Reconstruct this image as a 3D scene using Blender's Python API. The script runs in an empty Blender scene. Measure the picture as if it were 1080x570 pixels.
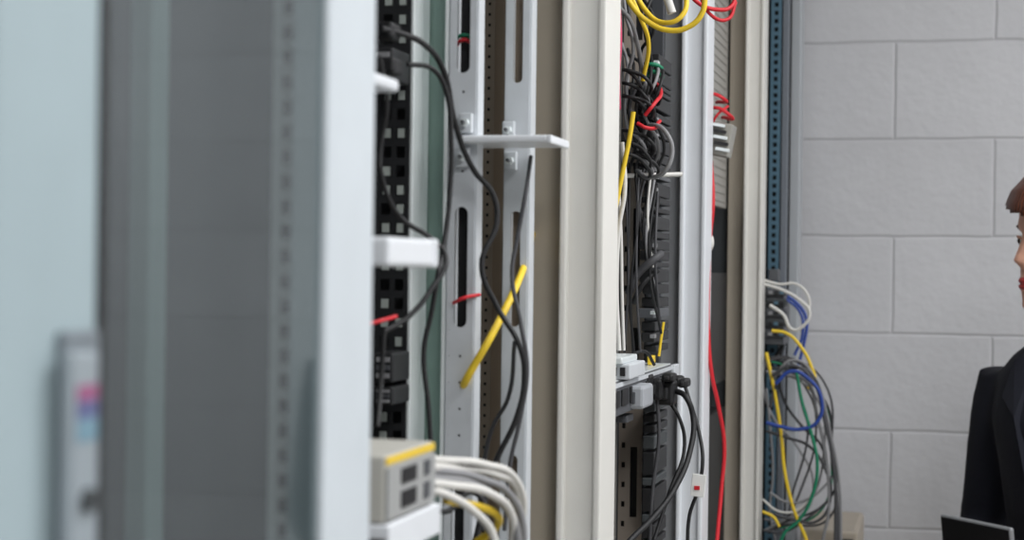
import bpy, math, random
from mathutils import Vector, Matrix
random.seed(4)
F=1800.0; TH=math.atan(460/1800.0); S_,C_=math.sin(TH),math.cos(TH); RHO=math.radians(0.75); CZ=1.5
FW=Vector((-S_,C_,0)); RT=Vector((C_,S_,0)); UP=Vector((0,0,1))
scene=bpy.context.scene
try:
    scene.view_settings.view_transform='Standard'
except Exception: pass

# ---- survey: sight line measured from the photo, intersected with a real plane y=const of the room
def S(u,v,y):
    du=u-540.0; up=285.0-v
    a=du*math.cos(RHO)-up*math.sin(RHO); b=du*math.sin(RHO)+up*math.cos(RHO)
    d=FW+RT*(a/F)+UP*(b/F)
    return Vector((0,0,CZ))+d*(y/d.y)
def X(u,y): return S(u,285,y).x
def Zv(u,v,y): return S(u,v,y).z

# ---------------- materials
def srgb(c):
    r=[]
    for k in c:
        k/=255.0
        r.append(k/12.92 if k<=0.04045 else ((k+0.055)/1.055)**2.4)
    return (r[0],r[1],r[2],1)
MATS={}
def mat(name,rgb,rough=0.5,metal=0.0,var=0.06,scale=20,bump=0.0,coat=0):
    if name in MATS: return MATS[name]
    m=bpy.data.materials.new(name); m.use_nodes=True
    nt=m.node_tree; b=nt.nodes['Principled BSDF']
    tc=nt.nodes.new('ShaderNodeTexCoord'); n=nt.nodes.new('ShaderNodeTexNoise')
    n.inputs['Scale'].default_value=scale; n.inputs['Detail'].default_value=4
    nt.links.new(tc.outputs['Object'],n.inputs['Vector'])
    mx=nt.nodes.new('ShaderNodeMix'); mx.data_type='RGBA'
    c=srgb(rgb)
    mx.inputs['A'].default_value=tuple(k*(1-var) for k in c[:3])+(1,)
    mx.inputs['B'].default_value=tuple(min(1,k*(1+var)) for k in c[:3])+(1,)
    nt.links.new(n.outputs['Fac'],mx.inputs['Factor']); nt.links.new(mx.outputs['Result'],b.inputs['Base Color'])
    b.inputs['Roughness'].default_value=rough; b.inputs['Metallic'].default_value=metal
    if bump:
        bp=nt.nodes.new('ShaderNodeBump'); bp.inputs['Strength'].default_value=bump; bp.inputs['Distance'].default_value=0.002
        nt.links.new(n.outputs['Fac'],bp.inputs['Height']); nt.links.new(bp.outputs['Normal'],b.inputs['Normal'])
    MATS[name]=m; return m
cream=mat('cream_rack_paint',(221,219,213),0.4)
white_p=mat('white_rack_paint',(224,227,231),0.35)
taupe_shaded=mat('shaded_taupe_panel',(196,185,168),0.5)  # duller than the cream post face: the recessed flange's shade is in this colour
greyblue=mat('grey_rack_panel',(192,194,198),0.5)
door_p=mat('door_frame_paint',(204,211,216),0.4)
door_l=mat('door_leaf_paint',(158,174,179),0.45)
darkpan=mat('dark_inner_panel',(60,64,66),0.6)
inner=mat('inner_partition',(150,134,116),0.6)
black=mat('black_plastic',(20,20,22),0.5)
blackm=mat('black_steel',(28,29,31),0.5,0.1)
steel=mat('galvanised_steel',(206,210,214),0.42,0.15,0.1,40)
steel_g=mat('green_tint_steel',(130,154,145),0.3,0.2,0.25,12)
alu=mat('aluminium',(228,234,234),0.3,0.2)
brown_rail=mat('brown_rail',(160,149,138),0.5,0.1)
devgrey=mat('device_grey',(190,188,180),0.45)
devdark=mat('device_dark',(78,80,84),0.45)
yel=mat('yellow_cable',(235,200,48),0.55)
red=mat('red_cable',(200,28,40),0.55)
blue=mat('blue_cable',(36,68,150),0.55)
green=mat('green_cable',(20,125,90),0.55)
pink=mat('pink_cable',(225,60,110),0.55)
gry=mat('grey_cable',(136,136,138),0.6)
dgry=mat('dark_grey_cable',(68,68,71),0.6)
wht=mat('white_cable',(212,210,205),0.6)
blk=mat('black_cable',(24,24,26),0.6)
teal=mat('teal_steel',(84,116,134),0.4,0.2)
suit=mat('navy_suit_wool',(22,24,36),0.9,0,0.15,120,0.3)
shirt=mat('shirt_cotton',(225,225,228),0.8)
skin=mat('skin',(226,172,148),0.5,0,0.05,30)
lip=mat('lips',(180,62,62),0.4)
eyew=mat('eye_white',(235,232,228),0.2)
iris=mat('iris',(60,40,28),0.2)
beige=mat('beige_computer_case',(166,156,142),0.5)
table_m=mat('table_laminate',(170,165,155),0.5,0,0.1,6)
shoe_m=mat('shoe_leather',(20,18,18),0.3)

def hair_mat():
    m=bpy.data.materials.new('auburn_hair'); m.use_nodes=True; nt=m.node_tree; b=nt.nodes['Principled BSDF']
    tc=nt.nodes.new('ShaderNodeTexCoord'); w=nt.nodes.new('ShaderNodeTexWave'); w.bands_direction='Y'
    w.inputs['Scale'].default_value=60; w.inputs['Distortion'].default_value=6; w.inputs['Detail'].default_value=3
    nt.links.new(tc.outputs['Object'],w.inputs['Vector'])
    r=nt.nodes.new('ShaderNodeValToRGB'); r.color_ramp.elements[0].color=srgb((52,26,18)); r.color_ramp.elements[1].color=srgb((122,64,38))
    nt.links.new(w.outputs['Fac'],r.inputs['Fac']); nt.links.new(r.outputs['Color'],b.inputs['Base Color']); b.inputs['Roughness'].default_value=0.4
    bp=nt.nodes.new('ShaderNodeBump'); bp.inputs['Strength'].default_value=0.5; bp.inputs['Distance'].default_value=0.002
    nt.links.new(w.outputs['Fac'],bp.inputs['Height']); nt.links.new(bp.outputs['Normal'],b.inputs['Normal'])
    return m
hairm=hair_mat()

def block_mat(name,axis,u0,z0,base=(193,193,196)):
    m=bpy.data.materials.new(name); m.use_nodes=True; nt=m.node_tree; b=nt.nodes['Principled BSDF']
    sp=nt.nodes.new('ShaderNodeSeparateXYZ'); cb=nt.nodes.new('ShaderNodeCombineXYZ')
    g=nt.nodes.new('ShaderNodeNewGeometry')
    nw=nt.nodes.new('ShaderNodeTexNoise'); nw.inputs['Scale'].default_value=9; nt.links.new(g.outputs['Position'],nw.inputs['Vector'])
    vm=nt.nodes.new('ShaderNodeVectorMath'); vm.operation='MULTIPLY_ADD'; vm.inputs[1].default_value=(.007,.007,.007)
    nt.links.new(nw.outputs['Color'],vm.inputs[0]); nt.links.new(g.outputs['Position'],vm.inputs[2])
    nt.links.new(vm.outputs[0],sp.inputs[0])
    def sub(o,k):
        n=nt.nodes.new('ShaderNodeMath'); n.operation='SUBTRACT'; n.inputs[1].default_value=k; nt.links.new(o,n.inputs[0]); return n.outputs[0]
    nt.links.new(sub(sp.outputs[axis],u0+.0035),cb.inputs[0]); nt.links.new(sub(sp.outputs['Z'],z0+.0035),cb.inputs[1])
    br=nt.nodes.new('ShaderNodeTexBrick'); br.inputs['Scale'].default_value=1
    br.inputs['Brick Width'].default_value=0.40; br.inputs['Row Height'].default_value=0.2015
    br.inputs['Mortar Size'].default_value=0.0050; br.inputs['Mortar Smooth'].default_value=1.0; br.inputs['Bias'].default_value=0
    c=srgb(base)
    br.inputs['Color1'].default_value=tuple(k*0.97 for k in c[:3])+(1,); br.inputs['Color2'].default_value=tuple(k*1.03 for k in c[:3])+(1,)
    br.inputs['Mortar'].default_value=tuple(k*0.87 for k in c[:3])+(1,)
    nt.links.new(cb.outputs[0],br.inputs['Vector'])
    n=nt.nodes.new('ShaderNodeTexNoise'); n.inputs['Scale'].default_value=7; n.inputs['Detail'].default_value=6
    nt.links.new(g.outputs['Position'],n.inputs['Vector'])
    mx=nt.nodes.new('ShaderNodeMix'); mx.data_type='RGBA'; mx.blend_type='MULTIPLY'; mx.inputs['Factor'].default_value=1
    rr=nt.nodes.new('ShaderNodeMapRange'); rr.inputs['To Min'].default_value=0.91; rr.inputs['To Max'].default_value=1.08
    nt.links.new(n.outputs['Fac'],rr.inputs['Value'])
    nt.links.new(br.outputs['Color'],mx.inputs['A']); nt.links.new(rr.outputs[0],mx.inputs['B'])
    nt.links.new(mx.outputs['Result'],b.inputs['Base Color']); b.inputs['Roughness'].default_value=0.55
    n2=nt.nodes.new('ShaderNodeTexNoise'); n2.inputs['Scale'].default_value=45; n2.inputs['Detail'].default_value=5
    nt.links.new(g.outputs['Position'],n2.inputs['Vector'])
    ad=nt.nodes.new('ShaderNodeMath'); ad.operation='MULTIPLY_ADD'; ad.inputs[1].default_value=-1.6
    nt.links.new(br.outputs['Fac'],ad.inputs[0]); nt.links.new(n2.outputs['Fac'],ad.inputs[2])
    bp=nt.nodes.new('ShaderNodeBump'); bp.inputs['Strength'].default_value=0.45; bp.inputs['Distance'].default_value=0.003
    nt.links.new(ad.outputs[0],bp.inputs['Height']); nt.links.new(bp.outputs['Normal'],b.inputs['Normal'])
    return m

def tile_mat(name,c1,c2,sz,mort):
    m=bpy.data.materials.new(name); m.use_nodes=True; nt=m.node_tree; b=nt.nodes['Principled BSDF']
    g=nt.nodes.new('ShaderNodeNewGeometry'); br=nt.nodes.new('ShaderNodeTexBrick'); br.offset=0
    br.inputs['Scale'].default_value=1; br.inputs['Brick Width'].default_value=sz; br.inputs['Row Height'].default_value=sz
    br.inputs['Mortar Size'].default_value=mort
    br.inputs['Color1'].default_value=srgb(c1); br.inputs['Color2'].default_value=srgb([k*0.97 for k in c1]); br.inputs['Mortar'].default_value=srgb(c2)
    nt.links.new(g.outputs['Position'],br.inputs['Vector']); nt.links.new(br.outputs['Color'],b.inputs['Base Color'])
    b.inputs['Roughness'].default_value=0.5
    return m

def glass_mat():
    m=bpy.data.materials.new('tinted_door_glass'); m.use_nodes=True; nt=m.node_tree
    nt.nodes.remove(nt.nodes['Principled BSDF']); out=nt.nodes['Material Output']
    t=nt.nodes.new('ShaderNodeBsdfTransparent'); t.inputs[0].default_value=(0.50,0.56,0.56,1)
    gl=nt.nodes.new('ShaderNodeBsdfGlossy'); gl.inputs['Roughness'].default_value=0.055; gl.inputs['Color'].default_value=(0.90,0.98,1,1)
    n=nt.nodes.new('ShaderNodeTexNoise'); n.inputs['Scale'].default_value=3
    mr=nt.nodes.new('ShaderNodeMapRange'); mr.inputs['To Min'].default_value=0.20; mr.inputs['To Max'].default_value=0.25
    nt.links.new(n.outputs['Fac'],mr.inputs['Value'])
    mx=nt.nodes.new('ShaderNodeMixShader'); nt.links.new(mr.outputs[0],mx.inputs[0]); nt.links.new(t.outputs[0],mx.inputs[1]); nt.links.new(gl.outputs[0],mx.inputs[2])
    nt.links.new(mx.outputs[0],out.inputs[0]); return m
def emit_mat(name,col,s):
    m=bpy.data.materials.new(name); m.use_nodes=True; b=m.node_tree.nodes['Principled BSDF']
    b.inputs['Emission Color'].default_value=col; b.inputs['Emission Strength'].default_value=s; return m

# ---------------- builders
def link(o,parent=None):
    scene.collection.objects.link(o)
    if parent: o.parent=parent
    return o
def empty(name):
    e=bpy.data.objects.new(name,None); e.empty_display_size=0.1; scene.collection.objects.link(e); return e
def mesh(name,vs,fs,m,parent=None,smooth=False):
    me=bpy.data.meshes.new(name); me.from_pydata([tuple(v) for v in vs],[],fs); me.update()
    mm=m if isinstance(m,list) else [m]
    for k in mm: me.materials.append(k)
    if smooth:
        for p in me.polygons: p.use_smooth=True
    return link(bpy.data.objects.new(name,me),parent)
def bake(o):
    dg=bpy.context.evaluated_depsgraph_get(); dg.update()
    me=bpy.data.meshes.new_from_object(o.evaluated_get(dg))
    n=bpy.data.objects.new(o.name,me); n.matrix_world=o.matrix_world.copy()
    par=o.parent; nm=o.name
    bpy.data.objects.remove(o); n.name=nm; scene.collection.objects.link(n); n.parent=par
    return n
BOXF=[(0,1,3,2),(4,6,7,5),(0,4,5,1),(2,3,7,6),(0,2,6,4),(1,5,7,3)]
def box(name,x0,x1,y0,y1,z0,z1,m,parent=None,bev=0.0015,rot=None):
    if x0>x1:x0,x1=x1,x0
    if y0>y1:y0,y1=y1,y0
    if z0>z1:z0,z1=z1,z0
    c=Vector(((x0+x1)/2,(y0+y1)/2,(z0+z1)/2)); h=Vector(((x1-x0)/2,(y1-y0)/2,(z1-z0)/2))
    vs=[(sx*h.x,sy*h.y,sz*h.z) for sx in(-1,1) for sy in(-1,1) for sz in(-1,1)]
    o=mesh(name,vs,BOXF,m,parent); o.location=c
    if rot: o.rotation_euler=rot
    if bev>0:
        b=o.modifiers.new('bevel','BEVEL'); b.width=min(bev,min(h)*0.6); b.segments=2
    return o
def boxes(name,lst,m,parent=None):
    vs=[];fs=[]
    for x0,x1,y0,y1,z0,z1 in lst:
        b=len(vs); vs+=[(x,y,z) for x in(x0,x1) for y in(y0,y1) for z in(z0,z1)]
        fs+=[tuple(i+b for i in f) for f in BOXF]
    return mesh(name,vs,fs,m,parent)
def tube(name,pts,r,m,parent=None,res=8):
    cu=bpy.data.curves.new(name,'CURVE'); cu.dimensions='3D'; cu.bevel_depth=r; cu.bevel_resolution=3; cu.resolution_u=res; cu.use_fill_caps=True
    sp=cu.splines.new('BEZIER'); sp.bezier_points.add(len(pts)-1)
    for bp,p in zip(sp.bezier_points,pts):
        bp.co=p; bp.handle_left_type='AUTO'; bp.handle_right_type='AUTO'
    cu.materials.append(m)
    o=link(bpy.data.objects.new(name,cu),parent)
    return bake(o)
def cable(name,pts,r,m,parent=None,y=None):
    P=[]
    for p in pts:
        yy=p[2] if len(p)>2 else y
        P.append(S(p[0],p[1],yy))
    return tube(name,P,r*.93,m,parent)
def gridplate(name,x0,x1,z0,z1,y,th,holes,m,parent):
    if x0>x1:x0,x1=x1,x0
    xs=sorted(set([x0,x1]+[round(h[1]+s*h[3]/2,6) for h in holes for s in(-1,1)]))
    zs=sorted(set([z0,z1]+[round(h[2]+s*h[4]/2,6) for h in holes for s in(-1,1)]))
    vs=[(x,y,z) for z in zs for x in xs]; n=len(xs); fs=[]
    for j in range(len(zs)-1):
        for i in range(n-1):
            cx=(xs[i]+xs[i+1])/2; cz=(zs[j]+zs[j+1])/2
            if any(abs(cx-h[1])<h[3]/2 and abs(cz-h[2])<h[4]/2 for h in holes): continue
            fs.append((j*n+i,j*n+i+1,(j+1)*n+i+1,(j+1)*n+i))
    o=mesh(name,vs,fs,m,parent); so=o.modifiers.new('s','SOLIDIFY'); so.thickness=th; so.offset=0
    return o
def plate(name,x0,x1,z0,z1,y,th,holes,m,parent=None):
    if all(h[0]=='r' for h in holes): return gridplate(name,x0,x1,z0,z1,y,th,holes,m,parent)
    if x0>x1:x0,x1=x1,x0
    cu=bpy.data.curves.new(name,'CURVE'); cu.dimensions='2D'; cu.fill_mode='BOTH'; cu.extrude=th/2
    def poly(pts):
        s=cu.splines.new('POLY'); s.points.add(len(pts)-1); s.use_cyclic_u=True
        for a,b in zip(s.points,pts): a.co=(b[0],b[1],0,1)
    poly([(x0,z0),(x1,z0),(x1,z1),(x0,z1)])
    for t,cx,cz,w,h in holes:
        q=[]; r=w/2; hh=max(h/2-r,0)
        for k in range(9):
            a=math.pi*k/8; q.append((cx+r*math.cos(a),cz+hh+r*math.sin(a)))
        for k in range(9):
            a=math.pi+math.pi*k/8; q.append((cx+r*math.cos(a),cz-hh+r*math.sin(a)))
        poly(q)
    cu.materials.append(m)
    o=link(bpy.data.objects.new(name,cu),parent); o.rotation_euler=(math.pi/2,0,0); o.location=(0,y,0)
    bpy.context.view_layer.update()
    return bake(o)
def cyl(name,p0,p1,r,m,parent=None,n=20):
    p0=Vector(p0);p1=Vector(p1);d=(p1-p0).normalized(); a=d.orthogonal().normalized(); b=d.cross(a)
    vs=[];fs=[]
    for p in(p0,p1):
        for k in range(n):
            t=2*math.pi*k/n; vs.append(p+a*r*math.cos(t)+b*r*math.sin(t))
    for k in range(n): fs.append((k,(k+1)%n,n+(k+1)%n,n+k))
    fs.append(tuple(range(n-1,-1,-1))); fs.append(tuple(range(n,2*n)))
    return mesh(name,vs,fs,m,parent)

# ---------------- room
BY=3.62; LX=-1.5; RX=2.4; FY=-2.2; CH=2.9
bw=block_mat('painted_block_back','X',0.0876,0.975)
sw=block_mat('painted_block_side','Y',0.1,0.975)
box('wall_back',LX-.1,RX+.1,BY,BY+.1,0,CH,bw,None,0)
box('wall_left',LX-.1,LX,FY,BY,0,CH,sw,None,0)
box('wall_right',RX,RX+.1,FY,BY,0,CH,sw,None,0)
box('wall_front',LX-.1,RX+.1,FY-.1,FY,0,CH,bw,None,0)
box('floor',LX-.1,RX+.1,FY-.1,BY+.1,-.1,0,tile_mat('floor_tiles',(180,178,172),(110,110,108),0.6,0.003),None,0)
box('ceiling',LX-.1,RX+.1,FY-.1,BY+.1,CH,CH+.1,tile_mat('ceiling_tiles',(225,225,222),(170,170,170),0.6,0.01),None,0)
trim=mat('trim_vinyl',(70,70,74),0.5)
box('baseboard_back',LX,RX,BY-.012,BY,0,.1,trim,None)
box('baseboard_right',RX-.012,RX,FY,BY-.012,0,.1,trim,None)
em=emit_mat('lamp_diffuser',(1,1,1,1),1.5)
def light(cx,cy,sx,sy,p):
    e=empty('ceiling_light')
    box('housing',cx-sx/2-.03,cx+sx/2+.03,cy-sy/2-.03,cy+sy/2+.03,CH-.05,CH,white_p,e)
    box('diffuser',cx-sx/2,cx+sx/2,cy-sy/2,cy+sy/2,CH-.062,CH-.05,em,e,0)
    L=bpy.data.lights.new('tube_light','AREA'); L.shape='RECTANGLE'; L.size=sx; L.size_y=sy; L.energy=p; L.color=(0.98,0.99,1.0)
    o=bpy.data.objects.new('tube_light',L); scene.collection.objects.link(o); o.location=(cx,cy,CH-.075); o.parent=e
light(0.75,1.6,0.6,1.5,37)
light(0.75,-0.7,0.6,1.5,40)
light(1.7,2.6,0.6,1.2,22)

# ---------------- rack frames
HT=2.25
def rack(y0,y1,fx,name='server_rack'):
    e=empty(name)
    for yy in (y0+.003,y1-.043):
        box('rear_post',-1.10,-1.05,yy,yy+.04,0.03,HT-.05,cream,e)
    box('top_panel',-1.10,fx,y0+.002,y1-.002,HT-.05,HT,cream,e)
    box('plinth',-1.10,fx,y0+.002,y1-.002,0.0,0.06,cream,e)
    box('rear_panel',-1.115,-1.102,y0+.002,y1-.002,0.03,HT,darkpan,e)
    return e
def front_post(e,u0,u1,u2,y,dy,msid,mfr,ms2=None):
    xa,xb,xc=X(u0,y+.03),X(u1,y),X(u2,y)
    box('post_inner_flange',xa,xb+.002,y+.03,y+dy,0.06,HT-.05,msid,e,0.001)
    box('post_face',xb,xc,y,y+dy,0.06,HT-.05,mfr,e,0.003)
    w=xc-xb
    box('post_rib',xb-.002,xb+w*.15,y-.008,y+.01,0.06,HT-.05,mfr,e,0.003)
    box('post_rib',xc-w*.12,xc+.003,y-.006,y+.01,0.06,HT-.05,mfr,e,0.003)
    return xa,xc
r0=rack(-.5,.22,-.36)
r1=rack(.24,1.045,-.36)
r2=rack(1.05,1.75,-.345)
r3=rack(1.755,2.64,-.355)
r4=rack(2.645,3.29,-.345)
r5=rack(3.295,3.60,-.345)
box('front_panel',-.36,-.34,-.49,.21,0.06,HT-.06,door_l,r0)
front_post(r2,555,593,634,1.66,.088,taupe_shaded,cream)
front_post(r3,698,718,742,2.55,.088,greyblue,white_p)
front_post(r4,767,785,802,3.20,.088,taupe_shaded,cream)
box('side_panel',-1.05,-.365,1.030,1.042,0.06,HT-.05,darkpan,r1)
box('side_panel',-1.05,-.43,1.725,1.745,0.06,HT-.05,inner,r2)
box('side_panel',-1.05,-.42,2.60,2.635,0.06,HT-.05,darkpan,r3)
box('side_panel',-1.05,-.40,3.25,3.285,0.06,HT-.05,darkpan,r4)
box('side_panel',-1.05,-.43,3.57,3.595,0.06,HT-.05,darkpan,r5)

# double glass door on bay 1
gd=empty('glass_cabinet_door')
dx0,dx1=-.358,-.335
def leaf(y0,y1,s0,s1,m0,m1):
    box('stile',dx0,dx1,y0,y0+s0,.08,HT-.06,m0,gd,.002)
    box('stile',dx0,dx1,y1-s1,y1,.08,HT-.06,m1,gd,.002)
    box('rail_bottom',dx0,dx1,y0+s0,y1-s1,.08,.18,m1,gd,.003)
    box('rail_top',dx0,dx1,y0+s0,y1-s1,HT-.14,HT-.06,m1,gd,.003)
    x=dx1-.004
    mesh('glass_pane',[(x,y0+s0,.18),(x,y1-s1,.18),(x,y1-s1,HT-.14),(x,y0+s0,HT-.14)],[(0,1,2,3)],glassm,gd)
glassm=glass_mat()
def yat(u,x):
    a=(u-540)/F; dx=-S_+C_*a; dy=C_+S_*a
    return x/dx*dy
yl=yat(104,dx1); yA0=yat(345,dx1); yA1=yat(394,dx1)
leaf(.26,yl,.07,yl-yat(-8,dx1),door_l,door_l)
leaf(yl+.003,yA1,.006,yA1-yA0,darkpan,door_p)
box('gasket',dx1-.001,dx1+.001,yl-.002,yl+.004,.08,HT-.06,black,gd,0)
hd=empty('door_swing_handle')
xe=dx1+.004; xh=dx1+.010
hg=mat('handle_grey',(118,126,132),.4)
box('escutcheon',dx1,xe,yat(70,xe),yat(107,xe),1.22,1.474,hg,hd,.0015)
box('lever',xe,xh,yat(78,xh),yat(107,xh),1.25,1.466,mat('handle_face',(146,155,161),.4),hd,.002)
la,lb=yat(83,xh),yat(104,xh)
box('label_pink',xh,xh+.0005,la,lb,1.447,1.453,mat('label_pink',(150,86,122),.5),hd,0)
box('label_violet',xh,xh+.0005,la,lb,1.440,1.447,mat('label_blue',(92,96,136),.5),hd,0)
box('label_cyan',xh,xh+.0005,la,lb,1.431,1.440,mat('label_cyan',(112,144,160),.5),hd,0)
cyl('lock_cylinder',(xh-.002,(la+lb)/2,1.408),(xh+.003,(la+lb)/2,1.408),.0045,darkpan,hd)

def holes_col(cx,z0,z1,p,w,h,t='r'):
    r=[];z=z0
    while z<z1: r.append((t,cx,z,w,h)); z+=p
    return r
xa,xb=X(286,.93),X(322,.93)
plate('perforated_rail',xa,xb,.1,2.15,.93,.002,holes_col((xa+xb)/2,1.1,1.9,.0145,abs(xb-xa)*.45,.008),mat('rail_grey',(240,243,243),.4),r1)
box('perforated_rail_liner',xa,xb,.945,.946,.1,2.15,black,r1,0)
box('inner_rail',X(134,.95),X(157,.95),.95,.975,.08,2.15,mat('rail_pale',(138,156,154),.4),r1)

# ---------------- bay 2 contents
xa,xb=X(396,1.50),X(430,1.50)
W_=xb-xa
hs=holes_col(xa+W_*.30,1.1,2.0,.0175,W_*.30,.0105)+holes_col(xa+W_*.74,1.1,2.0,.0175,W_*.27,.0105)
plate('black_ladder_rail',xa,xb,.1,2.15,1.50,.0015,hs,blackm,r2)
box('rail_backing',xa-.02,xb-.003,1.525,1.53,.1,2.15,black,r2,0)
random.seed(3); L=[]
for h in hs:
    if random.random()<.72: L.append((h[1]-h[3]*.34,h[1]+h[3]*.38,1.499,1.502,h[2]-.0042,h[2]+.0042))
boxes('cage_nuts',L,mat('cage_nut_steel',(165,172,167),.4,.1),r2)
box('cable_channel',X(431,1.55),X(472,1.55),1.55,1.565,.1,2.15,steel_g,r2)
box('aluminium_edge',X(430,1.5),X(434,1.5),1.50,1.548,.1,2.15,alu,r2,.001)
box('channel_lip',X(441,1.54),X(447,1.54),1.53,1.548,.1,2.15,mat('lip_dark',(78,96,90),.4),r2,.001)
box('aluminium_edge',X(466,1.52),X(470,1.52),1.52,1.548,.1,2.15,alu,r2,.001)
def ovalpost(u0,u1,y,zc,ow,oh,m,sm,lin):
    xa,xb=X(u0,y),X(u1,y); w=xb-xa; hs=[]; PT=.236
    for k in range(-5,3):
        hs.append(('o',xa+w*.5,zc+k*PT,ow,oh))
    if sm:
        z=1.15
        while z<1.95:
            hs.append(('o',xa+w*.10,z,.0012,.0012))
            if min(abs(z-(zc+k*PT)) for k in range(-5,3))>oh/2+.012:
                hs.append(('o',xa+w*.52,z,.0026,.0026))
            z+=.0245
    plate('slotted_post',xa,xb,.1,2.15,y,.002,hs,m,r2)
    box('slotted_post_flange',xb-.0005,xb+.0015,y,y+.02,.1,2.15,m,r2,0)
    box('slotted_post_flange',xa-.001,xa+.0015,y,y+.03,.1,2.15,m,r2,0)
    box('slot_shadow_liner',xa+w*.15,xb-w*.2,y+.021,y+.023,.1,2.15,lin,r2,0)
zc=Zv(487,282,1.52)
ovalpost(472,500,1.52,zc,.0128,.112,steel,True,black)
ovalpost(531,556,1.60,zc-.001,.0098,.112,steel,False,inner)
xa=X(509,1.7)
plate('hole_strip',xa-.006,xa+.006,.1,2.15,1.715,.001,holes_col(xa,1.15,1.9,.011,.003,.003),mat('strip',(150,138,124),.5),r2)
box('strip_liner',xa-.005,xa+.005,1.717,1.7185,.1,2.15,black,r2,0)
# arm
arm=empty('cable_support_arm')
x0,x1=X(484,1.50),X(600,1.58); z0=Zv(540,154.5,1.55); z1=Zv(540,147,1.55)
box('arm_bar',x0,x1-.004,1.50,1.575,z0,z1,white_p,arm,.002)
box('arm_end_lip',x1-.005,x1,1.50,1.575,z0-.001,z1,white_p,arm,.002)
for uu,vv in((492,130),(489,166),(537,138),(539,170)):
    yy=1.515 if uu<500 else 1.595
    p=S(uu,vv,yy)
    box('mount_bracket',p.x-.006,p.x+.006,p.y-.004,p.y+.003,p.z-.009,p.z+.009,steel,arm,.001)
    cyl('bolt',(p.x,p.y-.010,p.z),(p.x,p.y-.004,p.z),.0042,alu,arm,6)
    cyl('bolt_shank',(p.x,p.y-.016,p.z),(p.x,p.y-.010,p.z),.0018,devdark,arm,8)
xs=-.352
sh=empty('cantilever_shelf')
ys=yat(459,xs)
box('shelf_edge',xs-.20,xs,1.055,ys,Zv(450,282,ys),Zv(450,253,ys),white_p,sh,.003)
box('shelf_end_cap',xs-.02,xs+.002,ys-.006,ys+.002,Zv(450,283,ys),Zv(450,252,ys),white_p,sh,.003)
p=S(410,92,1.15); box('upper_tab',xs-.20,p.x+.008,1.06,1.15,p.z-.004,p.z+.005,white_p,sh,.004)
# device low left
nd=empty('network_device')
xd=-.352; yd=yat(460,xd); zt=1.378
box('chassis',xd-.22,xd,1.052,yd,zt-.044,zt,devgrey,nd,.002)
box('yellow_stripe',xd,xd+.001,1.053,yd-.001,zt-.006,zt-.001,mat('yellow_label',(230,195,60),.5),nd,0)
box('face_plate',xd,xd+.002,1.053,yd-.002,zt-.042,zt-.008,mat('face_grey',(158,159,158),.5),nd,0)
for k,(a,b) in enumerate([(.25,.55),(.72,.84)]):
    yy0=1.053+(yd-1.053)*a; yy1=1.053+(yd-1.053)*b
    box('port_recess',xd+.002,xd+.003,yy0,yy1,zt-.021,zt-.011,black if k==0 else devdark,nd,0)
    box('port_recess',xd+.002,xd+.003,yy0,yy1,zt-.037,zt-.026,black if k==0 else devdark,nd,0)
tr=empty('device_tray')
box('tray_base',xd-.22,xd+.003,1.05,yd+.006,zt-.054,zt-.0445,white_p,tr,.002)
box('tray_lip',xd+.001,xd+.004,1.05,yd+.006,zt-.066,zt-.045,white_p,tr,.001)
wc=empty('white_network_cables')
yb=yd-.01
for k,(pl,mm) in enumerate([
 ([(440,485,yb),(470,486,1.24),(510,490,1.30),(545,508,1.36),(552,540,1.38),(540,575,1.38),(530,640,1.38)],wht),
 ([(438,498,yb),(470,498,1.23),(505,505,1.28),(540,525,1.33),(552,560,1.35),(545,620,1.35)],gry),
 ([(440,510,yb),(475,512,1.22),(515,520,1.26),(540,545,1.30),(538,590,1.32),(530,640,1.32)],wht),
 ([(442,492,yb),(480,495,1.26),(520,500,1.32),(546,520,1.37),(545,560,1.38),(520,640,1.38)],wht),
 ([(470,528,1.24),(505,535,1.27),(525,545,1.30),(518,562,1.33),(495,580,1.34),(480,620,1.34)],yel),
 ([(430,516,yb),(470,522,1.21),(500,540,1.24),(520,565,1.26),(525,620,1.26)],wht),
 ([(432,508,yb),(470,506,1.22),(500,512,1.26),(528,530,1.29),(545,560,1.31),(540,620,1.31)],gry)]):
    cable('cable',pl,.0034,mm,wc)
    if mm is yel: continue
    p=S(*pl[0]); q=S(*pl[1]); d=(q-p).normalized()
    cyl('rj45_boot',p-d*.004,p+d*.022,.0055,mm,wc,12)
for k,(z,h) in enumerate([(1.05,.16),(1.24,.044),(1.36,.13),(1.56,.088),(1.68,.12),(1.9,.13)]):
    d=empty('rack_server'); 
    box('chassis',-1.02,-.60,1.10,1.49,z,z+h,blackm,d)
    box('bezel',-.60,-.59,1.08,1.495,z,z+h,black,d)
    for j in range(8): 
        box('vent',-.5905,-.587,1.12+j*.045,1.155+j*.045,z+.008,z+h*.45,devdark,d,0)
        box('vent',-.5905,-.587,1.12+j*.045,1.155+j*.045,z+h*.55,z+h-.008,gry if j%3==0 else devdark,d,0)
mp=empty('patch_module')
for v0,v1 in((50,84),(372,404),(408,428)):
    a=S(393,v0,1.44); b=S(414,v1,1.44)
    box('module',a.x,b.x,1.44,1.49,b.z,a.z,blackm,mp,.002)
    for j in range(3):
        zz=b.z+(a.z-b.z)*(.15+.27*j); box('jack',a.x+.004,b.x-.003,1.4385,1.4405,zz,zz+(a.z-b.z)*.16,devdark if j%2 else gry,mp,0)
bc=empty('black_power_cables')
cable('cable',[(402,30,1.35),(425,36,1.38),(445,45,1.40),(468,75,1.44),(480,130,1.46),(500,180,1.49),(520,205,1.50),(524,235,1.50),(508,280,1.49),(525,325,1.50),(548,365,1.50),(553,400,1.51),(545,440,1.51),(522,490,1.51),(500,575,1.51)],.0028,blk,bc)
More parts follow.
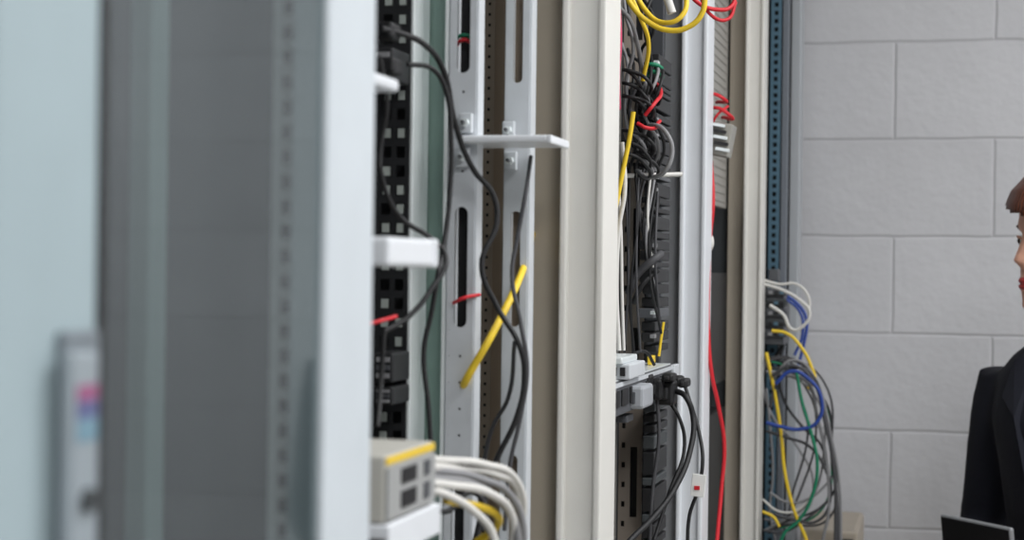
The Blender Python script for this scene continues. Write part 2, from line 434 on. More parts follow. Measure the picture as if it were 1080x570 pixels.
cable('cable',[(430,68,1.40),(455,72,1.42),(470,95,1.44),(476,150,1.45),(474,210,1.45),(468,260,1.44),(462,290,1.42),(455,330,1.42),(447,370,1.42),(452,430,1.42),(456,500,1.42)],.0024,blk,bc)
cable('cable',[(400,175,1.33),(408,205,1.34),(425,232,1.36),(455,252,1.38),(470,270,1.38),(455,305,1.36),(430,335,1.34),(405,350,1.32)],.0024,blk,bc)
cable('cable',[(405,350,1.32),(402,400,1.32),(398,450,1.3)],.0024,blk,bc)
cable('cable',[(560,165,1.56),(555,200,1.54),(546,250,1.54),(540,290,1.535),(549,340,1.53),(556,390,1.53),(549,440,1.53),(538,490,1.53),(532,560,1.53)],.0022,dgry,bc)
cable('cable',[(440,525,1.36),(470,540,1.38),(500,520,1.40),(515,560,1.40),(520,640,1.4)],.0026,blk,bc)
cable('cable',[(400,60,1.30),(408,110,1.32),(402,150,1.33),(400,175,1.33)],.0024,blk,bc)
cable('cable',[(543,360,1.54),(536,420,1.54),(520,450,1.54),(512,480,1.54),(508,560,1.54)],.0022,blk,bc)
for (u,v) in((406,33),(408,70)):
    p=S(u,v,1.37); box('plug',p.x-.010,p.x+.010,1.36,1.385,p.z-.007,p.z+.007,black,bc,.003)
yc=empty('yellow_network_cable')
cable('cable',[(563,238,1.71),(558,262,1.655),(547,296,1.575),(531,330,1.535),(514,362,1.512),(500,386,1.510),(492,400,1.512),(487,412,1.535)],.0038,yel,yc)
rc=empty('red_network_cable')
cable('cable',[(478,320,1.515),(488,315,1.508),(506,311,1.525)],.0018,red,rc)
cable('cable',[(385,343,1.30),(400,339,1.31),(418,334,1.33)],.0018,red,rc)
cable('cable',[(481,48,1.54),(490,42,1.53),(498,46,1.54)],.002,red,rc)
cable('cable',[(481,40,1.54),(490,37,1.535),(498,40,1.54)],.002,green,rc)
cable('cable',[(505,44,1.60),(507,80,1.60),(504,120,1.60)],.0014,red,rc)

# ---------------- bay 3 contents
xr0,xr1=X(655,2.40),X(680,2.40)
plate('brown_slotted_rail',xr0,xr1,.1,2.15,2.40,.002,holes_col(xr0+.007,1.0,2.0,.028,.005,.008)+holes_col(xr0+.022,1.03,2.0,.17,.010,.10),brown_rail,r3)
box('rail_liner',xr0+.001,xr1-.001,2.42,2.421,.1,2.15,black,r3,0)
box('light_rail',X(683,2.5),X(697,2.5),2.5,2.51,.1,2.15,mat('darkrail',(70,72,76),.4),r3)
plate('hole_rail',X(644,2.1),X(653,2.1),.1,2.15,2.1,.002,holes_col(X(648.5,2.1),1.0,2.0,.018,.004,.008),mat('steelrail2',(120,118,114),.4),r3)
for k,(z,h) in enumerate([(1.02,.25),(1.42,.10),(1.53,.12),(1.67,.10),(1.80,.09),(1.92,.12)]):
    d=empty('rack_server')
    box('chassis',-1.02,-.50,1.90,2.38,z,z+h,blackm,d)
    for j in range(6): box('port_block',-.50,-.496,1.93+j*.07,1.98+j*.07,z+.012,z+h-.012,devdark,d,0)
eq=empty('patch_panel')
random.seed(12)
v=60
while v<372:
    h=random.choice((5,7,10,14)); m=random.choice((blackm,blackm,black,devdark,black,blackm))
    u0=random.uniform(680,685)
    box('module',X(u0,2.36),X(696.5,2.36),random.uniform(2.30,2.34),2.44,Zv(688,v+h,2.36),Zv(688,v,2.36),m,eq,.0015)
    if random.random()<.6:
        box('port',X(687,2.29),X(692,2.29),2.285,2.30,Zv(688,v+h*.7,2.29),Zv(688,v+h*.3,2.29),random.choice((alu,black,gry)),eq,.0005)
    v+=h+random.choice((1,2,4))
v=425
while v<575:
    h=random.choice((8,14,24)); m=random.choice((blackm,black,black,darkpan))
    box('module',X(684,2.36),X(696.5,2.36),2.33,2.44,Zv(688,v+h,2.36),Zv(688,v,2.36),m,eq,.0015); v+=h+3
cb=empty('horizontal_wire_support')
a=S(644,186,2.2); b=S(719,184,2.25); tube('rod',[a,(a+b)/2,b],.0032,wht,cb)
# switch
sw_=empty('network_switch')
xw=-.367
box('chassis',-.75,xw,1.885,2.35,1.332,1.372,devdark,sw_,.002)
box('top_cover',-.74,xw-.004,1.89,2.345,1.372,1.3735,alu,sw_,0)
for j in range(8): box('port',xw,xw+.002,1.90+j*.055,1.94+j*.055,1.343,1.362,black,sw_,0)
box('front_strip',xw,xw+.0015,1.89,2.345,1.366,1.371,steel,sw_,0)
box('ear',xw-.002,xw+.004,2.33,2.37,1.335,1.372,steel,sw_,.001)
ms=empty('media_converter')
p=S(654,378,2.0)
box('body',p.x-.03,p.x+.02,1.96,2.06,1.3737,1.392,steel,ms,.002)
box('lid',p.x-.028,p.x+.012,1.95,2.05,1.392,1.400,alu,ms,.002)
for j in range(4): box('vent',p.x-.022+j*.010,p.x-.016+j*.010,1.957,1.961,1.378,1.388,black,ms,0)
p=S(690,380,2.3); box('yellow_tag',p.x-.006,p.x+.0,2.28,2.31,1.374,1.386,yel,ms,.001)
pa=empty('power_adapter')
p=S(668,417,2.05); box('body',p.x-.020,p.x+.018,2.02,2.09,p.z-.015,p.z+.013,mat('adapter',(160,163,168),.4),pa,.004)
box('body_dark',p.x-.036,p.x-.0205,2.00,2.09,p.z-.024,p.z+.010,devdark,pa,.003)
box('socket',p.x-.012,p.x+.008,2.017,2.021,p.z-.008,p.z+.006,devdark,pa,.001)
p=S(660,440,2.05); box('bracket',p.x-.018,p.x+.008,2.02,2.06,p.z-.005,p.z+.004,devdark,pa,.002)
pp=empty('power_plugs')
for u,v,w,h,yy in((690,410,.017,.014,2.2),(703,414,.016,.016,2.22),(712,402,.014,.007,2.26),(722,404,.008,.006,2.26),(706,398,.010,.005,2.2),(680,400,.012,.007,2.15)):
    p=S(u,v,yy); box('plug',p.x-w/1.3,p.x+w/1.3,yy-.018,yy+.018,p.z-h,p.z+h,black,pp,.004)
    box('plug_neck',p.x-w/3,p.x+w/3,yy-.028,yy-.017,p.z-h*.5,p.z+h*.5,black,pp,.002)
bk=empty('black_power_cables')
cable('cable',[(712,412,2.22),(724,420,2.2),(731,440,2.2),(728,475,2.18),(712,515,2.14),(690,545,2.1),(665,570,2.05),(640,600,2.0)],.0040,blk,bk)
cable('cable',[(722,406,2.25),(728,425,2.24),(737,455,2.22),(741,490,2.2),(735,520,2.2),(727,545,2.2),(726,600,2.2)],.0026,blk,bk)
cable('cable',[(703,420,2.22),(716,440,2.22),(722,470,2.22),(706,520,2.18),(690,570,2.15)],.0026,blk,bk)
cable('cable',[(693,420,2.2),(695,460,2.2),(688,520,2.2),(684,600,2.2)],.0026,dgry,bk)
cable('cable',[(663,310,2.26),(672,290,2.25),(692,272,2.25),(697,268,2.27)],.006,dgry,bk)
cable('cable',[(668,320,2.26),(678,300,2.25),(694,285,2.26)],.004,blk,bk)
cable('cable',[(690,385,2.26),(682,372,2.24),(668,374,2.2),(658,384,2.15)],.0024,blk,bk)
lt=empty('cable_label_tag')
p=S(737,510,2.19); box('tag',p.x-.009,p.x+.009,2.185,2.187,p.z-.017,p.z+.012,mat('tag_white',(235,235,232),.5),lt,.001,rot=(0,.1,0))
box('tag_mark',p.x-.005,p.x+.002,2.1835,2.1848,p.z-.008,p.z-.003,red,lt,0)
# patch cords
nb=empty('patch_cable_bundle')
random.seed(7)
hooks=[(650,76),(650,90),(652,104),(650,140),(652,152),(650,164)]
for (u,v) in hooks:
    for j in range(3):
        w=30+random.uniform(-8,13); h=random.uniform(6,14); yy=2.15+random.uniform(-.06,.08)
        cable('hook_cord',[(u-8,v+4,yy+.1),(u+10,v-2,yy),(u+w*.7,v-1+h*.3,yy),(u+w,v+h,yy),(u+w+3,v+h+12,yy+.03),(u+w-8,v+h+10,yy+.1)],.0024,blk if random.random()<.85 else gry,nb)
for k in range(8):
    uu=650+k*6
    cable('black_jumper',[(uu,40+k*6,2.25),(uu+6,85,2.15),(uu-2+random.uniform(-5,5),115,2.15),(uu+8,150,2.18),(uu+2,178,2.25)],.0024,[blk,gry,blk,dgry,blk,blk,gry,blk][k],nb)
for k in range(9):
    uu=681+k*1.8
    cable('grey_jumper',[(uu,160+6*k,2.27),(uu-5+random.uniform(-6,4),205+k*10,2.25),(uu+2,240+k*14,2.28)],.0020,[gry,blk,dgry,wht,blk,gry,blk,dgry,blk][k],nb)
for k in range(5):
    uu=654+k*5
    cable('black_drop',[(uu,172,2.22),(uu+random.uniform(-4,4),230,2.2),(uu+random.uniform(-5,5),300,2.2),(uu+random.uniform(-3,6),372,2.22)],.0018,[blk,dgry,blk,blk,dgry][k],nb)
cable('grey_patch',[(675,150,2.2),(690,132,2.12),(704,142,2.1),(709,160,2.1),(702,180,2.1),(688,187,2.12),(672,180,2.2)],.0030,gry,nb)
cable('grey_patch',[(648,-20,2.1),(652,5,2.1),(664,20,2.1),(672,45,2.12),(678,75,2.14),(684,110,2.16)],.0030,gry,nb)
cable('grey_patch',[(656,-20,2.12),(660,15,2.12),(668,50,2.12),(660,90,2.14),(668,130,2.16)],.0026,gry,nb)
cable('white_patch',[(700,-12,2.0),(705,2,2.0),(709,14,2.0)],.0055,wht,nb)
cable('black_patch',[(662,-10,2.15),(664,20,2.14),(672,45,2.15),(676,70,2.18)],.0030,blk,nb)
cable('black_patch',[(690,-10,2.2),(680,25,2.18),(686,60,2.2),(692,100,2.22)],.0026,blk,nb)
cable('black_patch',[(674,-10,2.2),(690,30,2.18),(676,55,2.2),(680,90,2.22)],.0024,blk,nb)
cable('pink_patch',[(653,10,2.05),(654,45,2.05),(652,80,2.06),(653,115,2.1)],.0026,pink,nb)
cable('yellow_patch',[(656,-15,2.0),(668,8,2.0),(685,24,2.0),(705,32,2.0),(725,29,2.0),(740,15,2.0),(744,-10,2.0)],.0036,yel,nb)
cable('yellow_patch',[(668,-15,2.05),(680,10,2.04),(700,24,2.03),(718,18,2.03),(724,-15,2.05)],.0034,yel,nb)
cable('yellow_patch',[(660,-15,2.1),(676,20,2.1),(684,45,2.12),(678,85,2.14)],.0030,yel,nb)
cable('yellow_patch',[(668,118,2.04),(664,145,2.04),(657,180,2.04),(650,215,2.04),(643,250,2.04)],.0032,yel,nb)
cable('red_patch',[(722,-15,2.2),(735,2,2.2),(755,10,2.22),(772,6,2.24),(776,-15,2.25)],.0030,red,nb)
cable('red_patch',[(735,-15,2.2),(750,16,2.22),(768,20,2.24),(776,2,2.25)],.0026,red,nb)
cable('red_patch',[(680,122,2.1),(688,112,2.1),(697,100,2.15),(690,85,2.25)],.0026,red,nb)
cable('red_patch',[(672,130,2.1),(682,135,2.1),(696,128,2.15)],.0026,red,nb)
cable('green_patch',[(678,72,2.2),(688,68,2.18),(698,72,2.2)],.0030,green,nb)
cable('green_patch',[(682,80,2.2),(690,76,2.18),(699,82,2.2)],.0030,green,nb)
cable('white_patch',[(656,150,2.05),(659,200,2.05),(653,240,2.05),(650,300,2.05),(653,370,2.05)],.0030,wht,nb)
cable('white_patch',[(652,190,2.08),(655,250,2.08),(656,310,2.08),(658,370,2.08)],.0022,wht,nb)
cable('yellow_patch',[(700,340,2.30),(697,360,2.30),(695,376,2.30)],.002,yel,nb)

# ---------------- bay 4 contents
for k,(z,h) in enumerate([(.3,.3),(.65,.3),(1.0,.25),(1.30,.20)]):
    d=empty('rack_server')
    box('chassis',-1.02,-.405,2.70,3.18,z,z+h,blackm,d)
    box('bezel',-.405,-.40,2.69,3.19,z,z+h,black,d)
vp=empty('vent_panel')
vg=mat('vent_grey',(158,155,149),.5)
box('panel',-.415,-.405,2.70,3.20,1.62,2.15,vg,vp)
for j in range(34): box('louvre',-.405,-.4035,2.72,3.18,1.63+j*.015,1.637+j*.015,vg,vp,.0005)
rp=empty('red_network_cable')
cable('cable',[(750,170,2.66),(752,215,2.64),(749,250,2.64),(747,300,2.62),(747,350,2.62),(750,390,2.62),(758,430,2.64),(764,470,2.66),(761,515,2.66),(756,575,2.64),(752,640,2.62)],.0034,red,rp)
cable('cable',[(745,118,2.66),(757,114,2.64),(770,122,2.64),(762,124,2.7)],.0030,red,rp)
cable('cable',[(742,103,2.66),(752,99,2.64),(763,104,2.64),(756,108,2.7)],.0030,red,rp)
cable('cable',[(750,135,2.66),(756,122,2.64),(768,112,2.66)],.0022,red,rp)
cable('white_stub',[(744,245,2.66),(751,252,2.64),(750,262,2.64),(742,268,2.66)],.0028,wht,rp)
jb=empty('rj45_junction_block')
p=S(761,147,2.66)
box('block',p.x-.015,p.x+.015,2.645,2.70,p.z-.026,p.z+.025,mat('junction',(150,148,140),.4),jb,.002,rot=(0.0,.18,0))
for j in range(5): box('jack',p.x-.014+j*.0018,p.x+.008+j*.0018,2.637,2.6435,p.z+.018-j*.0095,p.z+.023-j*.0095,black if j%2 else alu,jb,.0008,rot=(0,.18,0))

# ---------------- bay 5 at the wall
yy=3.44
xa,xb=X(810,yy),X(821,yy)
plate('blue_perforated_rail',xa,xb,.1,2.15,yy,.002,holes_col((xa+xb)/2,.9,2.05,.0165,.008,.009),teal,r5)
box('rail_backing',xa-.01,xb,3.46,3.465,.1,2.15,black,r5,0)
box('rail_side',X(822.5,yy),X(829,yy),yy,yy+.02,.1,2.15,mat('railside',(112,118,126),.4),r5)
box('end_post',X(831,3.5),X(842,3.5),3.50,3.568,.06,HT-.05,mat('endpost',(166,170,174),.4),r5,.003)
box('end_post_groove',X(829,3.5),X(832,3.5),3.495,3.51,.06,HT-.05,black,r5,0)
pq=empty('patch_panel')
xp=X(832,3.40)
box('panel',-.60,xp,3.31,3.43,Zv(820,362,3.4),Zv(820,305,3.4),devdark,pq,.002)
for j in range(5):
    z=Zv(820,356-j*11,3.3); box('port_row',X(808,3.3),X(830,3.3),3.302,3.309,z,z+.014,darkpan if j%2 else devdark,pq,.001)
    for q in range(3): box('jack',X(811+q*6,3.3),X(815+q*6,3.3),3.298,3.303,z+.003,z+.009,black if (q+j)%2 else (teal if q else gry),pq,0)
box('terminal_block',X(811,3.33),X(822,3.33),3.315,3.35,Zv(820,297,3.3),Zv(820,284,3.3),devdark,pq,.002)
b5=empty('network_cable_bundle')
def c5(pts,m,r=.0032,y=3.38): 
    cable('cable',[(p[0],p[1],(p[2] if len(p)>2 else y)) for p in pts],r,m,b5)
c5([(806,300),(825,306),(845,318),(854,330),(846,345),(836,348),(826,332),(812,322)],wht,.0034,3.22)
c5([(806,296),(822,300),(840,300),(852,312),(853,335)],wht,.0028,3.24)
c5([(820,308),(838,318),(850,335),(848,362),(842,385)],blue,.0034)
c5([(824,312),(844,330),(846,355),(838,375)],blue,.003,3.36)
c5([(814,349),(830,352),(846,368),(856,388),(859,402),(852,410)],yel,.0034,3.22)
c5([(808,372),(812,390),(818,420),(824,460),(828,500),(838,540),(852,575),(860,640)],yel,.0036,3.20)
c5([(808,380),(804,400),(815,440),(840,470),(858,510),(845,545),(825,552),(806,548)],gry,.0028,3.40)
c5([(818,405),(835,392),(855,402),(866,420),(862,445),(845,453),(822,450),(808,446)],blue,.0038,3.18)
c5([(812,430),(822,400),(842,388),(858,398),(868,430),(876,470),(882,520),(884,575),(884,640)],dgry,.0034,3.20)
c5([(815,400),(838,380),(862,405),(874,450),(884,500),(887,575),(887,640)],gry,.0030,3.21)
c5([(812,392),(830,396),(850,402),(862,440),(872,490),(874,540),(868,570),(862,640)],gry,.0034,3.20)
c5([(814,396),(836,386),(856,400),(870,445),(880,500),(881,575),(881,640)],dgry,.0034,3.19)
c5([(840,392),(846,425),(855,455),(862,490),(856,525),(842,550),(826,565),(818,640)],green,.0034,3.18)
c5([(808,410),(812,450),(815,500),(812,540),(818,575),(818,640)],gry,.0028)
c5([(808,455),(830,462),(852,470),(868,490),(876,525),(862,550),(835,548),(806,540)],dgry,.0030,3.20)
c5([(830,352),(822,385),(826,420),(846,450),(866,470),(872,500)],blk,.0030,3.42)
c5([(826,365),(816,380),(814,392),(830,396)],blk,.0040,3.36)
c5([(822,385),(832,380),(846,384),(854,394)],dgry,.0040,3.35)
c5([(812,520),(830,530),(850,528),(868,515),(880,500)],gry,.0026,3.20)
c5([(806,560),(825,562),(850,548),(872,530)],dgry,.0026,3.20)
c5([(804,540),(816,546),(822,556)],yel,.003,3.18)
c5([(804,527),(822,540),(842,538),(858,520)],wht,.0024,3.20)
random.seed(21)
for k in range(6):
    u0=random.uniform(812,835); v0=random.uniform(375,400); w=random.uniform(852,878)
    c5([(808,v0),(u0+8,v0+random.uniform(-8,12)),(w-8,v0+random.uniform(20,50)),(w,460+random.uniform(-15,30)),(w-random.uniform(0,20),530+random.uniform(-20,20)),(u0,555),(806,560)],[gry,dgry,blk,dgry,dgry,green][k],.0024,3.23+.01*k)

# ---------------- table with computer
tb=empty('work_table')
box('top',-.285,.62,3.16,3.60,.655,.685,table_m,tb,.003)
for px in(-.27,.57):
    for py in(3.19,3.55): box('leg',px,px+.03,py,py+.03,0,.655,steel,tb)
pc=empty('desktop_computer')
x0=X(850,3.30); x1=X(908,3.30); zt=Zv(880,539,3.57)
box('case',x0,x1,3.29,3.57,.687,zt,beige,pc,.008)
box('front_bezel',x0-.002,x1+.002,3.275,3.29,.687,zt+.002,beige,pc,.006)
box('drive_bay',x0+.015,x1-.04,3.272,3.276,zt-.045,zt-.02,mat('bay',(120,110,100),.5),pc,.001)
box('dark_grille',x1-.035,x1-.006,3.270,3.276,zt-.09,zt-.012,black,pc,.001)
for j in range(6): box('vent',x0+.02,x1-.02,3.272,3.276,.72+j*.015,.727+j*.015,devdark,pc,0)

# ---------------- woman
wm=empty('woman_in_suit')
t=math.radians(40); BF=Vector((-math.cos(t),-math.sin(t),0)); BR=Vector((BF.y,-BF.x,0))
BC=Vector((.230,2.93,0))
def ringmesh(rings,n):
    vs=[];fs=[]
    for r in rings: vs+=r
    for i in range(len(rings)-1):
        for k in range(n): fs.append((i*n+k,i*n+(k+1)%n,(i+1)*n+(k+1)%n,(i+1)*n+k))
    fs.append(tuple(range(n-1,-1,-1))); m=(len(rings)-1)*n; fs.append(tuple(range(m,m+n)))
    return vs,fs
def oval_loft(secs,n=28):   # (z, halfwidth, halfdepth, forward offset)
    R=[]
    for z,w,d,o in secs:
        c=BC+BF*o; R.append([c+BR*(w*math.cos(2*math.pi*k/n))+BF*(d*math.sin(2*math.pi*k/n))+UP*z for k in range(n)])
    return ringmesh(R,n)
def limb(pts,n=16):
    R=[]
    P=[Vector(p[0]) for p in pts]
    Q=[];W=[]
    for i in range(len(P)-1):
        for k in range(5):
            s=k/5; Q.append(P[i].lerp(P[i+1],s)); W.append(pts[i][1]*(1-s)+pts[i+1][1]*s)
    Q.append(P[-1]); W.append(pts[-1][1])
    for it in range(2):
        Q=[Q[0]]+[(Q[i-1]+Q[i]*2+Q[i+1])/4 for i in range(1,len(Q)-1)]+[Q[-1]]
    ref=None
    for i,q in enumerate(Q):
        d=(Q[min(i+1,len(Q)-1)]-Q[max(i-1,0)]).normalized()
        if ref is None: ref=d.orthogonal().normalized()
        a=(ref-d*ref.dot(d)).normalized(); ref=a; b=d.cross(a)
        R.append([q+a*(W[i]*math.cos(2*math.pi*k/n))+b*(W[i]*math.sin(2*math.pi*k/n)) for k in range(n)])
    return ringmesh(R,n)
def at(r,f,z): return BC+BR*r+BF*f+UP*z
parts=[]
parts.append(oval_loft([(.80,.145,.10,0),(.90,.168,.115,-.01),(1.0,.165,.112,0),(1.08,.158,.104,.0),(1.18,.165,.110,.01),(1.26,.180,.115,.015),(1.33,.190,.102,.005),(1.365,.175,.080,-.005),(1.39,.14,.066,-.01),(1.415,.066,.059,-.01)]))
parts.append(oval_loft([(1.36,.062,.062,-.01),(1.41,.052,.052,-.005),(1.44,.048,.050,.0),(1.50,.048,.05,.005)]))
hR=Vector((.004,2.925,.975)); hL=at(-.055,.225,.985)
eR=Vector((.070,3.125,1.05)); eL=at(-.210,-.03,1.05)
sR=at(.180,0.01,1.335); sL=at(-.180,0,1.335)
def arm_(s,e,h):
    w=e+(h-e)*.78
    return limb([(s,.054),(s+(e-s)*.25,.058),(s+(e-s)*.6,.053),(e,.047),(e+(w-e)*.4,.043),(w,.033)])
parts.append(arm_(sR,eR,hR)); parts.append(arm_(sL,eL,hL))
for sg in(1,-1):
    parts.append(limb([(at(.085*sg,0,.88),.092),(at(.09*sg,.01,.68),.080),(at(.09*sg,.015,.48),.062),(at(.09*sg,-.01,.28),.056),(at(.09*sg,-.015,.07),.050)]))
vs=[];fs=[]
for v,f in parts:
    b=len(vs); vs+=v; fs+=[tuple(i+b for i in q) for q in f]
body=mesh('body',vs,fs,[suit,skin,shirt],wm,True)
rm=body.modifiers.new('rm','REMESH'); rm.mode='VOXEL'; rm.voxel_size=.009; rm.use_smooth_shade=True
sm=body.modifiers.new('sm','SMOOTH'); sm.factor=.6; sm.iterations=9
bpy.context.view_layer.update()
body=bake(body)
me=body.data
if len(me.materials)<3:
    me.materials.clear()
    for k in(suit,skin,shirt): me.materials.append(k)
for p in me.polygons:
    c=p.center; l=c-BC; f=l.dot(BF); r=l.dot(BR); p.use_smooth=True
    idx=0
    if c.z>1.405 and abs(r)<.09: idx=1
    elif f>.03 and c.z>1.24 and abs(r)<(c.z-1.24)*.24: idx=2 if c.z<1.36 or abs(r)>.03 else 1
    p.material_index=idx
for sg in(1,-1):
    A=[at(sg*.006,.131,1.16),at(sg*.04,.127,1.27),at(sg*.085,.108,1.30),at(sg*.075,.092,1.36),at(sg*.058,.035,1.415),at(sg*.036,.084,1.37)]
    o=mesh('lapel',A,[(0,1,5),(1,2,3,5),(3,4,5)],suit,wm); so=o.modifiers.new('s','SOLIDIFY'); so.thickness=.006
for z in(1.14,1.05): 
    p=at(0,.118,z); cyl('button',p-BF*.01,p+BF*.004,.009,black,wm,12)
# head
hd_t=math.radians(22); HF=Vector((-math.cos(hd_t),-math.sin(hd_t),0)); HR=Vector((HF.y,-HF.x,0)); 
ZC=1.440; HH=.237
HC=Vector((.1985,2.908,0))
prof=[(-.03,.045,-.0,.018),(.0,.070,-.015,.030),(.05,.082,-.03,.040),(.12,.084,-.045,.050),(.2,.086,-.06,.056),(.3,.086,-.072,.062),(.42,.085,-.085,.067),(.52,.084,-.094,.071),(.62,.088,-.099,.074),(.72,.088,-.10,.075),(.82,.078,-.095,.070),(.9,.058,-.08,.058),(.96,.034,-.06,.040),(1.0,.006,-.03,.012)]
def interp(t):
    for i in range(len(prof)-1):
        a,b=prof[i],prof[i+1]
        if t<=b[0]:
            s=(t-a[0])/(b[0]-a[0]); return [a[j]*(1-s)+b[j]*s for j in(1,2,3)]
    return list(prof[-1][1:])
def g(x,s): return math.exp(-(x/s)**2)
def headpt(t,th,off=0):
    fr,bk_,w=interp(t); c=(fr+bk_)/2; a=(fr-bk_)/2+off; w=w+off
    ct,st=math.cos(th),math.sin(th)
    x=c+a*(abs(ct)**.9)*(1 if ct>0 else -1); y=w*(abs(st)**.9)*(1 if st>0 else -1)
    if off==0 and ct>0:
        nose=0
        if .3<t<.58: nose=.019*max(0,(1-(t-.36)/.22)) if t>.36 else .019*(t-.30)/.06
        x+=nose*g(y,.010+.004*(1 if t<.4 else 0))
        x+=.008*g(y,.020)*(g(t-.225,.022)+g(t-.185,.022)) - .004*g(y,.02)*g(t-.205,.01)
        x+=.005*g(y,.016)*g(t-.04,.05)
        x-=.010*g(abs(y)-.031,.014)*g(t-.5,.05)
        x+=.003*g(abs(y)-.03,.025)*g(t-.6,.04)
    return x,y
n=72; NT=70; R=[]
for i in range(NT+1):
    t_=-.03+1.03*i/NT; R.append([HC+HF*headpt(t_,2*math.pi*k/n)[0]+HR*headpt(t_,2*math.pi*k/n)[1]+UP*(ZC+HH*t_) for k in range(n)])
vs,fs=ringmesh(R,n)
head=mesh('head',vs,fs,[skin,lip],wm,True)
for p in head.data.polygons:
    l=p.center-HC; t_=(p.center.z-ZC)/HH; f=l.dot(HF); r=l.dot(HR)
    if f>.07 and abs(r)<.024*(1-((t_-.205)/.055)**2) and abs(t_-.205)<.05: p.material_index=1
R=[]; NT2=46
for i in range(NT2+1):
    t_=.0+1.02*i/NT2; row=[]
    for k in range(n):
        th=2*math.pi*k/n; off=.011+.003*max(0,math.cos(th))*g(t_-.78,.12)+.004*math.sin(th*9+t_*4)*.3
        tt=min(t_,1.0); x,y=headpt(tt,th,off); 
        if t_<.5: 
            fr,b2,w=interp(.5); c=(fr+b2)/2
            x=c+((fr-b2)/2+off)*math.cos(th); y=(w+off)*math.sin(th)
        row.append(HC+HF*x+HR*y+UP*(ZC+HH*t_+(.014*g(t_-1.02,.12))))
    R.append(row)
vs,fs=ringmesh(R,n)
keep=[]
for f_ in fs:
    c=sum((vs[i] for i in f_),Vector())/len(f_); l=c-HC; t_=(c.z-ZC)/HH; f=l.dot(HF); r=l.dot(HR)
    if len(f_)>4 and t_<.5: continue
    if f>.012+.02*max(0,(t_-.5)) and t_<.70+.9*r*(1 if f>.05 else 0): continue
    if f>.0 and t_<.2: continue
    keep.append(f_)
hair=mesh('hair',vs,keep,hairm,wm,True); so=hair.modifiers.new('s','SOLIDIFY'); so.thickness=.010; so.offset=-1
def ball(name,c,r,m):
    N=16;M=10
    R=[[c+Vector((r*math.sin(math.pi*(i+.5)/M)*math.cos(2*math.pi*k/N),r*math.sin(math.pi*(i+.5)/M)*math.sin(2*math.pi*k/N),r*math.cos(math.pi*(i+.5)/M))) for k in range(N)] for i in range(M)]
    v,f=ringmesh(R,N); return mesh(name,v,f,m,wm,True)
for sg in(1,-1):
    c=HC+HF*.071+HR*(sg*.031)+UP*(ZC+HH*.5)
    ball('eye',c,.0115,eyew); ball('iris',c+HF*.0072,.0058,iris)
    tube('eyebrow',[c+HF*.012+HR*(sg*-.014)+UP*.020,c+HF*.013+UP*.024,c+HF*.002+HR*(sg*.016)+UP*.020],.0022,hairm,wm)
    tube('eyelid',[c+HF*.008+HR*(sg*-.013)+UP*.001,c+HF*.0125+UP*.0075,c+HF*.003+HR*(sg*.013)+UP*.002],.0018,skin,wm)
    e=HC-HF*.012+HR*(sg*.072)+UP*(ZC+HH*.44)
    tube('ear',[e+UP*-.022+HF*.006,e+UP*-.008-HF*.004+HR*sg*.006,e+UP*.018-HF*.010+HR*sg*.010,e+UP*.028+HF*.002+HR*sg*.006,e+UP*.018+HF*.010],.005,skin,wm)
    ft=at(.09*sg,.03,0)
    R=[]
    for s,wd,hh in((-.10,.028,.05),(-.06,.034,.065),(0,.036,.055),(.06,.042,.04),(.11,.036,.03),(.14,.015,.02)):
        c=ft+BF*s; R.append([c+BR*(wd*math.cos(2*math.pi*k/14))+UP*(hh/2+.002+hh/2*math.sin(2*math.pi*k/14)) for k in range(14)])
    v,f=ringmesh(R,14); mesh('shoe',v,f,shoe_m,wm,True)
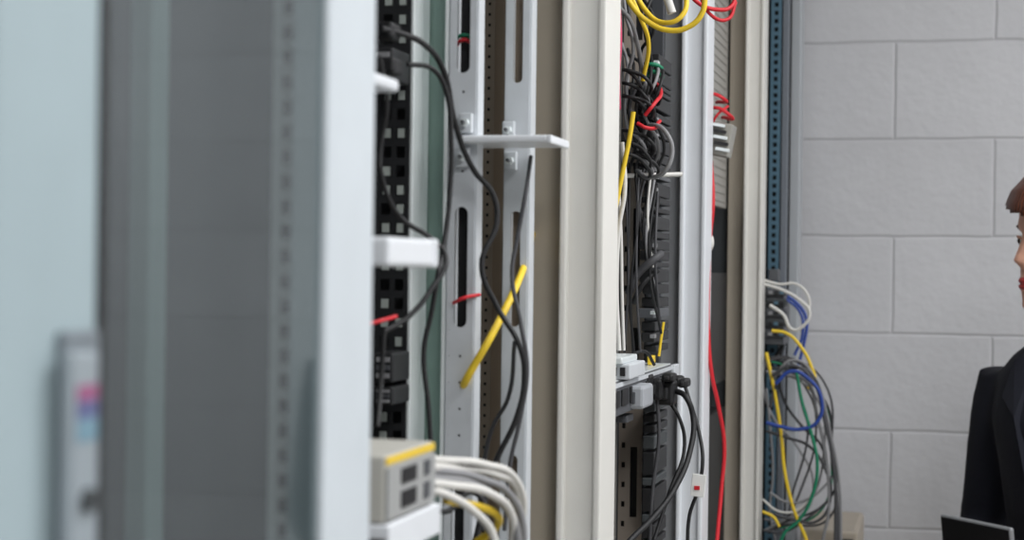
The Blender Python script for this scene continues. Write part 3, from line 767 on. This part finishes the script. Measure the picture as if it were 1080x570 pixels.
# hands
def hand(name,wrist,grip,outdir):
    pr=[]
    d=(grip-wrist).normalized(); sd=UP
    pr.append(limb([(wrist-d*.03,.024),(wrist+d*.01,.026),(wrist+d*.05,.034),(wrist+d*.075,.030)],12))
    pal=wrist+d*.06
    for k,L in enumerate((.062,.072,.068,.054)):
        b=pal+sd*(.027-.018*k)+d*.005
        p1=b+d*L*.45; p2=p1+(d*.6+outdir*.8).normalized()*L*.35; p3=p2+(outdir-d*.1).normalized()*L*.28
        pr.append(limb([(b-d*.02,.009),(b,.0092),(p1,.0086),(p2,.0078),(p3,.0066)],10))
    b=wrist+d*.02+sd*.022-outdir*.005
    pr.append(limb([(b-d*.01,.011),(b+d*.02+sd*.012-outdir*.018,.0105),(b+d*.045+sd*.014-outdir*.024,.0088),(b+d*.06+sd*.012-outdir*.018,.0075)],10))
    vs=[];fs=[]
    for v,f in pr:
        q=len(vs); vs+=v; fs+=[tuple(i+q for i in z) for z in f]
    o=mesh(name,vs,fs,skin,wm,True); m=o.modifiers.new('r','REMESH'); m.mode='VOXEL'; m.voxel_size=.0028; m.use_smooth_shade=True
    m=o.modifiers.new('s','SMOOTH'); m.factor=.5; m.iterations=3
    bpy.context.view_layer.update(); o=bake(o)
wR=eR+(hR-eR)*.70; wL=eL+(hL-eL)*.76
hand('hand_right',wR,hR,(BF*.5-BR).normalized())
hand('hand_left',wL,hL,(BF*.5+BR).normalized())
# tablet held in both hands
tab=empty('tablet_computer')
tn=(BF+UP*-.12).normalized(); tu=(UP+BF*.12).normalized()
def slab(name,w,h,th,off,m,bev):
    vs=[(sx*w/2,sy*h/2,sz*th/2) for sx in(-1,1) for sy in(-1,1) for sz in(-1,1)]
    o=mesh(name,vs,BOXF,m,tab); M=Matrix((BR,tu,tn)).transposed().to_4x4(); M.translation=TBC+tn*off; o.matrix_world=M
    if bev:
        b=o.modifiers.new('b','BEVEL'); b.width=bev; b.segments=3
cr=S(993,542,2.94)     # upper right-hand corner of the tablet
TBC=cr-BR*.085-tu*.085
slab('frame',.17,.17,.009,0,mat('tablet_rim',(150,152,155),.4,.2),.004)
slab('back_cover',.162,.162,.002,.0045,black,.0)
slab('screen',.162,.162,.002,-.0045,black,.0)

# ---------------- camera
cam=bpy.data.cameras.new('camera'); co=bpy.data.objects.new('camera',cam); scene.collection.objects.link(co)
r2_=RT*math.cos(RHO)+UP*math.sin(RHO); u2=UP*math.cos(RHO)-RT*math.sin(RHO)
M=Matrix((r2_,u2,-FW)).transposed().to_4x4(); M.translation=(0,0,CZ); co.matrix_world=M
cam.sensor_width=36; cam.lens=60; cam.clip_start=.02
cam.dof.use_dof=True; cam.dof.focus_distance=2.1; cam.dof.aperture_fstop=6.3
scene.camera=co
w=bpy.data.worlds.new('world'); scene.world=w; w.use_nodes=True; w.node_tree.nodes['Background'].inputs[0].default_value=(.5,.5,.5,1); w.node_tree.nodes['Background'].inputs[1].default_value=.3
